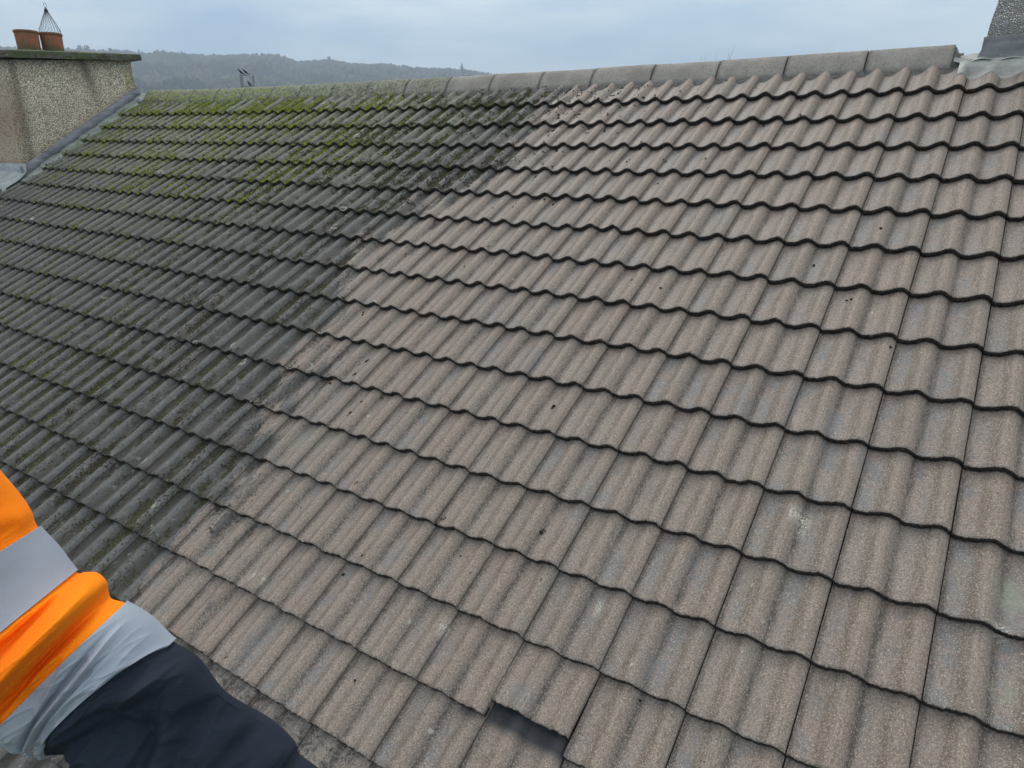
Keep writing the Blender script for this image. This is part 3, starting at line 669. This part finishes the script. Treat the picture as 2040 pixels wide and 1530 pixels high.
# ---------------------------------------------------------------- land: ground, hill, woods
GZ = -6.6
gm = Mat('grass_ground', .95, .1); gm.color(gm.mix(gm.ramp(gm.noise(.02, 6), .35, .65), (.055,.075,.03), (.10,.11,.055)))
bm = bmesh.new(); rings = [[bm.verts.new((3500*r*math.cos(2*math.pi*k/48), 3500*r*math.sin(2*math.pi*k/48), GZ)) for k in range(48)] for r in (.02, .1, .3, .6, 1)]
bm.faces.new(rings[0])
for a, b in zip(rings, rings[1:]):
    for k in range(48): bm.faces.new((a[k], a[(k+1) % 48], b[(k+1) % 48], b[k]))
tag(obj_bm('ground', bm, gm.m), 'flat green and brown land around the house', kind='structure')
AZ = np.array([-110,-95,-80,-74,-70,-67,-63,-58.8,-56,-54,-52.3,-50.4,-49.2,-48,-47,-45.3,-43,-41.6,-37.9,-34.9,-32.4,-29,-25,-20,-14])
EL = np.array([4.5,5.2,5.9,6.1,6.05,6.0,6.05,6.1,6.2,6.3,6.45,6.45,6.0,6.15,6.2,5.95,5.95,5.9,5.75,5.45,5.15,4.6,3.6,2.0,0])
RC_ = 950.
def crest_h(az): return RC_*math.tan(math.radians(float(np.interp(az, AZ, EL))-.35))
def hill_h(az, r):
    H = crest_h(az)-GZ
    t = (r-330)/(RC_-330)
    if t < 0: return 0.
    up = (t**.75)*(.62+.38*t) if t < 1 else max(0., 1-(t-1)*.35)
    return H*up + (mn.noise(Vector((r*.011*math.cos(math.radians(az*3)), az*.12, r*.005)))*9 + mn.noise(Vector((az*.5, r*.02, 3)))*3)*min(1, t*3)*(1 if t < .93 or t > 1.1 else .25)
azs = np.linspace(-112, -12, 150); rs = np.concatenate([[300, 330], np.linspace(345, 1000, 44), [1100, 1300, 1600, 2100, 2800]])
V = []
for r in rs:
    for a in azs:
        ar = math.radians(a); h = hill_h(a, r); V.append((CAM[0]+r*math.sin(ar), CAM[1]+r*math.cos(ar), GZ+h-(.4 if h <= 0 else 0)))
n = len(azs); F = [(a*n+k, (a+1)*n+k, (a+1)*n+k+1, a*n+k+1) for a in range(len(rs)-1) for k in range(n-1)]
hm = Mat('hillside', .95, .1)
c = hm.mix(hm.ramp(hm.noise(.012, 5), .35, .65), (.040,.042,.028), (.085,.070,.050)); c = hm.mix(hm.ramp(hm.noise(.008, 3, src=hm.map((1,1,4))), .58, .64), c, (.085,.085,.055))
hm.color(c)
tag(mesh_np('hill', V, [f[::-1] for f in F], hm.m), 'long hazy wooded hill beyond the roof ridge', kind='structure')
def hpos(az, r): ar = math.radians(az); return Vector((CAM[0]+r*math.sin(ar), CAM[1]+r*math.cos(ar), GZ+hill_h(az, r)))
wm = Mat('winter_woodland', .95, .1); wa = wm.nt.nodes.new('ShaderNodeAttribute'); wa.attribute_name = 'cA'; wm.color(wa.outputs['Color'])
n = 23000; pos = []; rad = []; hgt = []; col = []
for k in range(n):
    az = random.uniform(-92, -22); r = 380+620*random.random()**.75
    if random.random() < .28: r = random.uniform(925, 985)
    pch = mn.noise(Vector((az*.35, r*.012, 7))); 
    if r < 880 and pch < -.5: continue
    if r < 520 and mn.noise(Vector((az*.8, r*.01, 1))) > .05: continue
    p = hpos(az, r); con = mn.noise(Vector((az*.5, r*.01, 4))) > .1
    dens = .55+.45*min(1, max(0, (az+84)/60))
    h = random.uniform(4, 7.5)*(1.15 if con else 1)*(1.05 if r > 900 else 1); pos.append(p); rad.append(h*(.30 if con else .48)*random.uniform(.8, 1.3)); hgt.append(h)
    b = random.uniform(.7, 1.25); cc_ = (.022,.034,.022) if con else ((.058,.050,.040) if random.random() < .8 else (.050,.058,.030)); col.append([cc_[0]*b, cc_[1]*b, cc_[2]*b, 1])
pos = np.array(pos); rad = np.array(rad); hgt = np.array(hgt); n = len(pos)
P = IV[None]*np.stack([rad, rad, hgt*.55], -1)[:, None]*(1+rng.uniform(-.3, .3, (n, 12, 1))); P += pos[:, None]+np.array([0,0,1])*hgt[:, None, None]*.45
P[..., :2] += (P[..., :2]-pos[:, None, :2])*(-.35)*np.clip((P[..., 2:]-pos[:, None, 2:])/hgt[:, None, None], 0, 1)
o = mesh_np('woodland', P.reshape(-1, 3), (IF[None]+(np.arange(n)*12)[:, None, None]).reshape(-1, 3), wm.m, smooth=False, attrs={'cA': np.repeat(np.array(col), 12, 0)})
tag(o, 'mass of bare and evergreen trees covering the far hill', 'woodland', kind='stuff')
bark = simple('bark', (.04,.032,.025), (.07,.058,.045), 3)
leafd = simple('dark_needles', (.018,.028,.018), (.035,.045,.03), 1.5)
def hill_tree(px, py, h, shape, label):
    d = ray_dir(px, py); az = math.degrees(math.atan2(d[0], d[1])); p = hpos(az, 940); el = math.atan2(d[2], math.hypot(d[0], d[1]))
    top = CAM[2]+940*math.tan(el); h = max(h, top-p.z); h = min(h, 26)
    t = empty('tree', p); tag(t, label, 'tree', 'trees standing out on the hill crest')
    bm = bmesh.new(); tube(bm, [(0,0,-2),(0,0,h*.5),(.2,0,h*.93)], [h*.03,h*.02,.05], 6); obj_bm('trunk', bm, bark, t)
    n = 240; a = rng.uniform(0, 6.28, n)
    if shape == 'cone': z = h*(.18+.82*rng.random(n)**1.2); rr = (1-(z/h))*.27*h*np.sqrt(rng.random(n))+.1
    else:
        q = rng.normal(0, 1, (n, 3)); q /= np.linalg.norm(q, axis=1)[:, None]; q *= (rng.random(n)**.4)[:, None]
        lob = rng.integers(0, 4, n); cx = np.array([-.16,.17,.02,.05])[lob]*h; cz = np.array([.52,.56,.80,.40])[lob]*h
        X = cx+q[:, 0]*h*.19; Y = q[:, 1]*h*.25; z = cz+q[:, 2]*h*.19
    if shape == 'cone': X = rr*np.cos(a); Y = rr*np.sin(a)
    P = IV[None]*(h*.045*rng.uniform(.6, 1.4, (n, 1, 1)))*(1+rng.uniform(-.4, .4, (n, 12, 1)))+np.stack([X, Y, z], -1)[:, None]
    mesh_np('crown', P.reshape(-1, 3), (IF[None]+(np.arange(n)*12)[:, None, None]).reshape(-1, 3), leafd, t, False)
for a in [(158,90,9,'round','broad-crowned tree on the hill just right of the clay pots, left one of two'), (171,90,9,'round','broad-crowned tree on the hill just right of the clay pots, right one of two'),
          (219,95,9,'round','round tree on the skyline above the middle of the chimney coping'), (276,99,8,'cone','pointed conifer on the skyline above the coping\'s right end'),
          (314,99,8,'cone','pointed conifer on the skyline just right of the chimney, left of a close pair'), (327,100,8,'cone','pointed conifer on the skyline just right of the chimney, right of a close pair'),
          (655,112,8,'round','bushy tree standing on the dip of the hill behind the middle ridge tiles'), (920,127,8,'cone','pointed tree near the low right end of the hill')]: hill_tree(*a)
# bare trees behind the house
twm = simple('grey_twigs', (.10,.095,.09), (.17,.16,.15), 4)
def bare_tree(x0, x1, ytop, dist, label, seed):
    random.seed(seed); b = at((x0+x1)/2, 300, dist); top = at((x0+x1)/2, ytop, dist)[2]; H = top-GZ
    wd = (x1-x0)/F_PX*dist; t = empty('bare_tree', (b[0], b[1], GZ)); tag(t, label, 'tree')
    bm = bmesh.new(); tube(bm, [(0,0,-.3),(.05,0,H*.3),(0,.05,H*.55)], [H*.022,H*.017,H*.011], 7); obj_bm('trunk', bm, bark, t)
    bm = bmesh.new()
    def br(p, d, l, r, lv):
        pts = [p]
        for k in range(3):
            d = (d+Vector((random.gauss(0,.12), random.gauss(0,.12), .12))).normalized(); pts.append(pts[-1]+d*l/3)
        tube(bm, pts, [r, r*.8, r*.65, r*.5], 4 if lv < 3 else 3, False)
        if lv < 4:
            for k in range(3 if lv < 3 else 4):
                q = pts[1+k % 3]; dd = (d+Vector((random.gauss(0,.5), random.gauss(0,.5), random.uniform(-.05,.35)))).normalized(); br(q, dd, l*.62, r*.55, lv+1)
    for k in range(9):
        a = 6.28*k/9; br(Vector((0,0,H*(.25+.033*k))), Vector((math.cos(a)*.45, math.sin(a)*.45, .8)).normalized(), H*.26, H*.008, 1)
    zmx = max(v.co.z for v in bm.verts); xs = max(math.hypot(v.co.x, v.co.y) for v in bm.verts)
    for v in bm.verts: v.co.z *= H/zmx; v.co.x *= wd*.62/xs; v.co.y *= wd*.62/xs
    obj_bm('branches', bm, twm, t); random.seed(11)
bare_tree(1366, 1440, 103, 70, 'faint leafless tree top poking up behind the ridge right of centre', 3)
bare_tree(1925, 1960, 84, 46, 'wispy leafless twigs between the ridge end and the grey chimney', 8)
# ---------------------------------------------------------------- birds on a pole frame
pf = simple('weathered_steel', (.16,.17,.19), (.24,.25,.27), 5, .6)
DB = 38.
def P3(x, y, d=DB): return Vector(at(x, y, d))
fr = empty('pole_frame', P3(490, 300)); fr.location.z = GZ; tag(fr, 'faint grey steel pole frame behind the ridge that the birds perch on', 'pole')
bm = bmesh.new(); base = fr.location
a = P3(480, 150)-base; tube(bm, [(a.x, a.y, 0), a], .09, 8); obj_bm('post', bm, pf, fr)
bm = bmesh.new(); b = P3(504, 151)-base; tube(bm, [(b.x, b.y, 0), b], .05, 8); obj_bm('post', bm, pf, fr)
bm = bmesh.new(); tube(bm, [P3(478,149.5)-base, P3(488,149.5)-base, P3(495,151)-base, P3(501,156)-base, P3(504.5,164)-base], .03, 6); obj_bm('arm', bm, pf, fr)
feather = simple('black_feathers', (.004,.005,.007), (.012,.013,.017), 30, .6)
def bird(loc, s, face, label, pitch=0.):
    # jackdaw-sized crow: one skinned body, tail down behind, head up, beak forward
    o_ = bpy.data.meshes.new('bird'); pts = [(-.02,0,.155),(.045,0,.20),(.095,0,.262),(.118,0,.292),(.158,0,.287),(-.085,0,.095),(-.16,0,.045),(-.215,0,.01),(.012,.022,.10),(.018,.022,.02),(.012,-.022,.10),(.018,-.022,.02)]
    ed = [(0,1),(1,2),(2,3),(3,4),(0,5),(5,6),(6,7),(0,8),(8,9),(0,10),(10,11)]
    rad = [.066,.056,.034,.034,.007,.045,.022,.012,.014,.006,.014,.006]
    o_.from_pydata([Vector(p)*s for p in pts], ed, []); o = bpy.data.objects.new('bird', o_); C.objects.link(o)
    md = o.modifiers.new('s', 'SKIN'); md.use_smooth_shade = True
    for v, r in zip(o_.skin_vertices[0].data, rad): v.radius = (r*s, r*s*.9)
    o_.skin_vertices[0].data[0].use_root = True
    o.modifiers.new('u', 'SUBSURF').levels = 2; o.modifiers['u'].render_levels = 2
    dg_ = bpy.context.evaluated_depsgraph_get(); me = bpy.data.meshes.new_from_object(o.evaluated_get(dg_)); o.modifiers.clear(); o.data = me
    me.materials.clear(); me.materials.append(feather); o.location = loc; o.rotation_euler = (0, pitch, face); return tag(o, label, 'bird')
fa = math.atan2(RW[0][1], RW[0][0])+math.pi
bird(P3(480.5, 149.5), 1.0, fa+.3, 'black crow perched on the left end of the pole frame')
bird(P3(489.5, 149), 1.0, fa+.25, 'black crow perched just right of its twin on the pole frame')
bird(P3(498, 173), .95, fa+1.0, 'small black bird low between the poles, just above the mossy ridge')
bm = bmesh.new(); tube(bm, [P3(480,172.6)-base, P3(504,172.6)-base], .02, 6); obj_bm('crossbar', bm, pf, fr)

# ---------------------------------------------------------------- the photographer's left arm
SEC = np.array([  # upper outline x,y, lower outline x,y, distance, belly of the ring towards the shoulder
 (-150,800,-470,1060,.56,0,0),(-60,870,-410,1130,.58,0,0),(0,940,-360,1190,.59,0,0),(38,985,-320,1225,.60,0,0),(60,1018,-296,1250,.60,0,0),(73,1051,-275,1275,.605,4,-6),
 (112,1093,-225,1345,.615,6,-8),(149,1140,-165,1400,.62,8,-10),(168,1141,-135,1415,.62,6,-8),(192,1142,-110,1425,.615,4,-4),(210,1158,-80,1432,.615,2,-2),(215,1180,-50,1436,.625,0,0),(222,1194,-20,1440,.63,0,-4),(250,1203,16,1442,.63,-2,-8),
 (298,1232,64,1474,.64,-8,-22),(341,1273,118,1497,.65,-16,-40),(372,1290,150,1508,.655,-14,-34),(402,1313,190,1522,.66,-10,-24),(440,1364,240,1555,.67,-6,-14),(468,1388,290,1600,.68,0,0),
 (540,1430,345,1670,.70,0,0),(586,1472,400,1720,.71,0,0),(598,1500,440,1752,.715,0,0),(640,1533,490,1800,.72,0,0),(720,1610,590,1880,.74,0,0)], float)
NS = len(SEC)
def cr_(s):
    s = min(max(s, 0), NS-1.0001); k = int(s); t = s-k; P_ = [SEC[min(max(k+q, 0), NS-1)] for q in (-1,0,1,2)]
    return .5*((2*P_[1])+(-P_[0]+P_[2])*t+(2*P_[0]-5*P_[1]+4*P_[2]-P_[3])*t*t+(-P_[0]+3*P_[1]-3*P_[2]+P_[3])*t**3)
def gauss(a, w): return math.exp(-(a/w)**2)
def arm_pt(s, th, grow=0.):
    a = cr_(s); U = at(a[0], a[1], a[4]); Lw = at(a[2], a[3], a[4]); Cn = (U+Lw)/2; W = (U-Lw)/2
    hw = np.linalg.norm(W); nrm = -ray_dir((a[0]+a[2])/2, (a[1]+a[3])/2); nrm -= W*np.dot(nrm, W)/hw**2; nrm /= np.linalg.norm(nrm)
    ax = np.cross(W/hw, nrm); ct, st = math.cos(th), math.sin(th)
    bel = (RW.T @ np.array([a[5], a[6], 0]))*a[4]/F_PX
    p = Cn+W*ct*(1+grow/hw)+nrm*(hw*.80+grow)*st+bel*max(st, 0)
    # cloth folds: long creases that wander round the limb
    u = (1-ct)/2*2
    f = 0.
    n1 = mn.noise(Vector((s*.55, u*1.1+s*.25, 1.7))); n2 = mn.noise(Vector((s*1.1-u*1.5, u*1.6+s*.3, 5.2)))
    edge = max(0, st)**.6
    rdg = (1-abs(mn.noise(Vector((s*.9-u*.9, u*1.3+s*.2, 3.3))))*2.2); rd2 = (1-abs(mn.noise(Vector((s*2.0+u*1.6, u*2.6, 8.3))))*2.4)
    if not (5 <= s <= 7): f += (.0045*max(0, rdg)**3+.0022*max(0, rd2)**3)*edge*(1 if s > 15 else .6)
    f += (.0065*n1+.0040*n2)*edge
    if s < 5: f += (.012*gauss(s-3.4+u*.9, .55)-.010*gauss(s-4.3+u*.8, .5))*edge
    if 7 <= s <= 13:                                    # bunched orange cloth between the bands
        w_ = min(1, (s-7)*1.2)*min(1, (13-s)*1.2)
        r1 = s-(9.6+u*.55); r2 = s-(8.2+u*.25); r3 = s-(11.4+u*.45); r4 = s-(10.4+u*1.3)
        f += w_*(.016*gauss(r1, .75)-.013*gauss(r2, .5)-.011*gauss(r3, .45)+.007*gauss(s-(12.2+u*.2), .4)-.006*gauss(r4-.5, .35))*edge*(1-.25*u)
    if 13 <= s <= 15.2:                                 # crumpled band
        w_ = min(1, (s-13)*2.2)*min(1, (15.2-s)*2.2)
        f += w_*(-.0065*gauss(s-(13.35+u*.62), .11)+.004*gauss(s-(13.6+u*.62), .14)-.0045*gauss(s-(14.0+.45*u), .09)*(1 if u > .5 else u*2))*edge*min(1, u*2.5)
        f += .0013*math.sin(u*70)*gauss(u-1.75, .22)*w_
    if s > 15:
        f += (.009*math.sin(s*1.9+u*3.2+1.5*mn.noise(Vector((s*.5,u,2))))+.007*math.sin(s*1.2-u*4.6+1)+.008*mn.noise(Vector((s*1.4+u, u*2.4, 9))))*edge*min(1, (s-15)*.8)*(1 if s < 21.5 else .35)
        f += edge*(-.007*gauss(s-(16.6+u*1.6), .35)+.006*gauss(s-(17.3+u*1.5), .4)-.007*gauss(s-(18.3+u*.9), .3)+.006*gauss(s-(19.2+u*.4), .35)-.005*gauss(s-(19.9-u*.8), .25))
        f += -.006*gauss(s-(20.4-u*.7), .22)*edge+.005*gauss(s-(20.9-u*.7), .25)*edge
        f += -.004*gauss(s-21.6, .12)
    p = p+nrm*f*1.25+(W/hw)*f*.35*ct
    return p
FIX = None
_arm = arm_pt
tab = []
for q in np.linspace(0, NS-1.01, 90):                 # keep the swollen cloth inside its outline
    a = cr_(q); d2 = np.array([a[0]-a[2], a[1]-a[3]]); ln = np.linalg.norm(d2); d2 /= ln; ex = []
    for th in np.linspace(-1.2, 1.7, 30):
        pc = RW @ (_arm(q, th)-CAM); px = np.array([1020+F_PX*pc[0]/pc[2], 765+F_PX*pc[1]/pc[2]]); ex.append(np.dot(px-np.array([a[0], a[1]]), d2))
    tab.append(max(ex)*a[4]/F_PX)
tab = np.convolve(np.pad(tab, 3, 'edge'), np.ones(7)/7, 'valid')
def arm_pt(s, th, grow=0.):
    p = _arm(s, th, grow); a = cr_(s); W = at(a[0], a[1], a[4])-at(a[2], a[3], a[4]); W = W/np.linalg.norm(W)
    e = float(np.interp(s, np.linspace(0, NS-1.01, 90), tab))
    return p-W*e*(.5+.5*math.cos(th))**.8
def arm_part(name, s0, s1, mat_, parent, grow=0., ns=60, nth=200, lip=True):
    V = []; ss = np.linspace(s0, s1, ns); ths = np.linspace(0, 2*math.pi, nth, endpoint=False)
    rows = [(s, grow) for s in ss]
    if lip: rows = [(s0+.01, grow-.004)]+rows+[(s1-.01, grow-.004)]
    A = []
    for s, g_ in rows:
        for th in ths: V.append(arm_pt(s, th, g_)); A.append(((s-s0)/(s1-s0), th/6.2832, 0, 1))
    n = nth; F = [(a*n+k, a*n+(k+1) % n, (a+1)*n+(k+1) % n, (a+1)*n+k) for a in range(len(rows)-1) for k in range(n)]
    o = mesh_np(name, V, F, mat_, parent, attrs={'cA': A}); return o
def cloth(name, col, col2, rough, weave, wsc=900, sheen=.3):
    m = Mat(name, rough, .2); m.color(m.mix(m.ramp(m.noise(9, 3), .3, .7), col, col2)); m.b.inputs['Sheen Weight'].default_value = sheen
    m.bump(m.add(m.noise(wsc, 2), m.mul(m.noise(60, 3), .8)), weave); return m.m
orange = cloth('orange_fleece', (1.0,.22,.004), (1.0,.28,.008), .95, .0010, 700, 0)
navy = cloth('navy_softshell', (.015,.022,.035), (.021,.030,.047), .9, .0010, 700, 0)
bandm = cloth('reflective_tape', (.31,.36,.43), (.34,.39,.455), .5, .0004, 1400, .0)
pers = empty('person', at(300, 1400, .66)); tag(pers, 'arm in an orange and navy hi-vis sleeve with two silver bands, reaching over the roof', 'person')
def par(o, p=pers):
    o.parent = p; o.matrix_parent_inverse = Matrix.Translation(-Vector(pers.location)); return o
# arm and hand inside the sleeve: one continuous skinned body
def limb():
    pts = []; ed = []; rad = []
    def addp(p, r, prev):
        pts.append(Vector(p)); rad.append(r)
        if prev is not None: ed.append((prev, len(pts)-1))
        return len(pts)-1
    def ctr(s): a = cr_(s); return (at(a[0], a[1], a[4])+at(a[2], a[3], a[4]))/2
    p = None
    for s, r in ((0,.036),(5,.034),(10,.032),(15,.030),(20,.026),(23.6,.024)): p = addp(ctr(s), r, p)
    wr = Vector(ctr(24)); d = (Vector(ctr(24))-Vector(ctr(21))).normalized(); side = d.cross(Vector((0,0,1))).normalized(); dn = d.cross(side)
    if dn.z > 0: dn = -dn
    palm = addp(wr+d*.045, .030, p)
    for k, (o_, l) in enumerate(((-.033,.066),(-.011,.076),(.011,.072),(.032,.056))):
        q = addp(wr+d*.085+side*o_, .012, palm); dd = (d+side*o_*3).normalized()
        for f_, r in ((.42,.0092),(.74,.0085),(1,.0072)): q = addp(wr+d*.085+side*o_+dd*l*f_+dn*l*.35*f_*f_, r, q)
    q = addp(wr+d*.035-side*.036, .014, palm); q = addp(wr+d*.068-side*.060+dn*.01, .0108, q); addp(wr+d*.094-side*.068+dn*.022, .0085, q)
    me = bpy.data.meshes.new('body'); me.from_pydata(pts, ed, []); o = bpy.data.objects.new('body', me); C.objects.link(o)
    o.modifiers.new('s', 'SKIN').use_smooth_shade = True
    for v, r in zip(me.skin_vertices[0].data, rad): v.radius = (r, r)
    me.skin_vertices[0].data[0].use_root = True
    o.modifiers.new('u', 'SUBSURF').levels = 2; o.modifiers['u'].render_levels = 2
    m2 = bpy.data.meshes.new_from_object(o.evaluated_get(bpy.context.evaluated_depsgraph_get())); o.modifiers.clear(); o.data = m2
    m2.materials.clear(); m2.materials.append(simple('skin', (.45,.25,.18), (.52,.31,.23), 30, .55, .001)); return o
par(limb())
slv = par(arm_part('sleeve', 0, 15.0, orange, pers, 0, 190)); slv['label'] = 'fluorescent orange upper part of the sleeve'
cuff = par(arm_part('sleeve', 14.9, 24, navy, pers, -.0012, 130)); cuff['label'] = 'navy lower part of the sleeve'
for a, b, lb in ((5.03, 7.0, 'silver reflective band nearer the shoulder'), (12.95, 15.15, 'crumpled silver reflective band next to the navy cuff')):
    o = par(arm_part('reflective_band', a, b, bandm, pers, .0026, 90, 260)); o['label'] = lb
# stitched seams
bm = bmesh.new()
for s, n_, g_ in ((21.9, 150, .0006), (21.7, 150, .0006)):
    for k in range(n_):
        t0 = 2*math.pi*k/n_; a = Vector(arm_pt(s, t0, g_)); b = Vector(arm_pt(s, t0+.022, g_)); tube(bm, [a, b], .0005, 4)
o = par(obj_bm('stitching', bm, simple('navy_thread', (.01,.012,.02), (.03,.035,.05), 50), pers))
# ---------------------------------------------------------------- haze
hz = bpy.data.materials.new('haze'); hz.use_nodes = True; t = hz.node_tree; t.nodes.clear()
pv = t.nodes.new('ShaderNodeVolumePrincipled'); pv.inputs['Color'].default_value = (.72,.86,1,1); pv.inputs['Density'].default_value = HAZE
mo = t.nodes.new('ShaderNodeOutputMaterial'); t.links.new(pv.outputs[0], mo.inputs['Volume'])
bm = bmesh.new(); box(bm, (-2900, -60, GZ-1.2), (1200, 2950, 132)); ho = obj_bm('haze', bm, hz); tag(ho, 'thin damp haze over the valley and hill', kind='stuff')
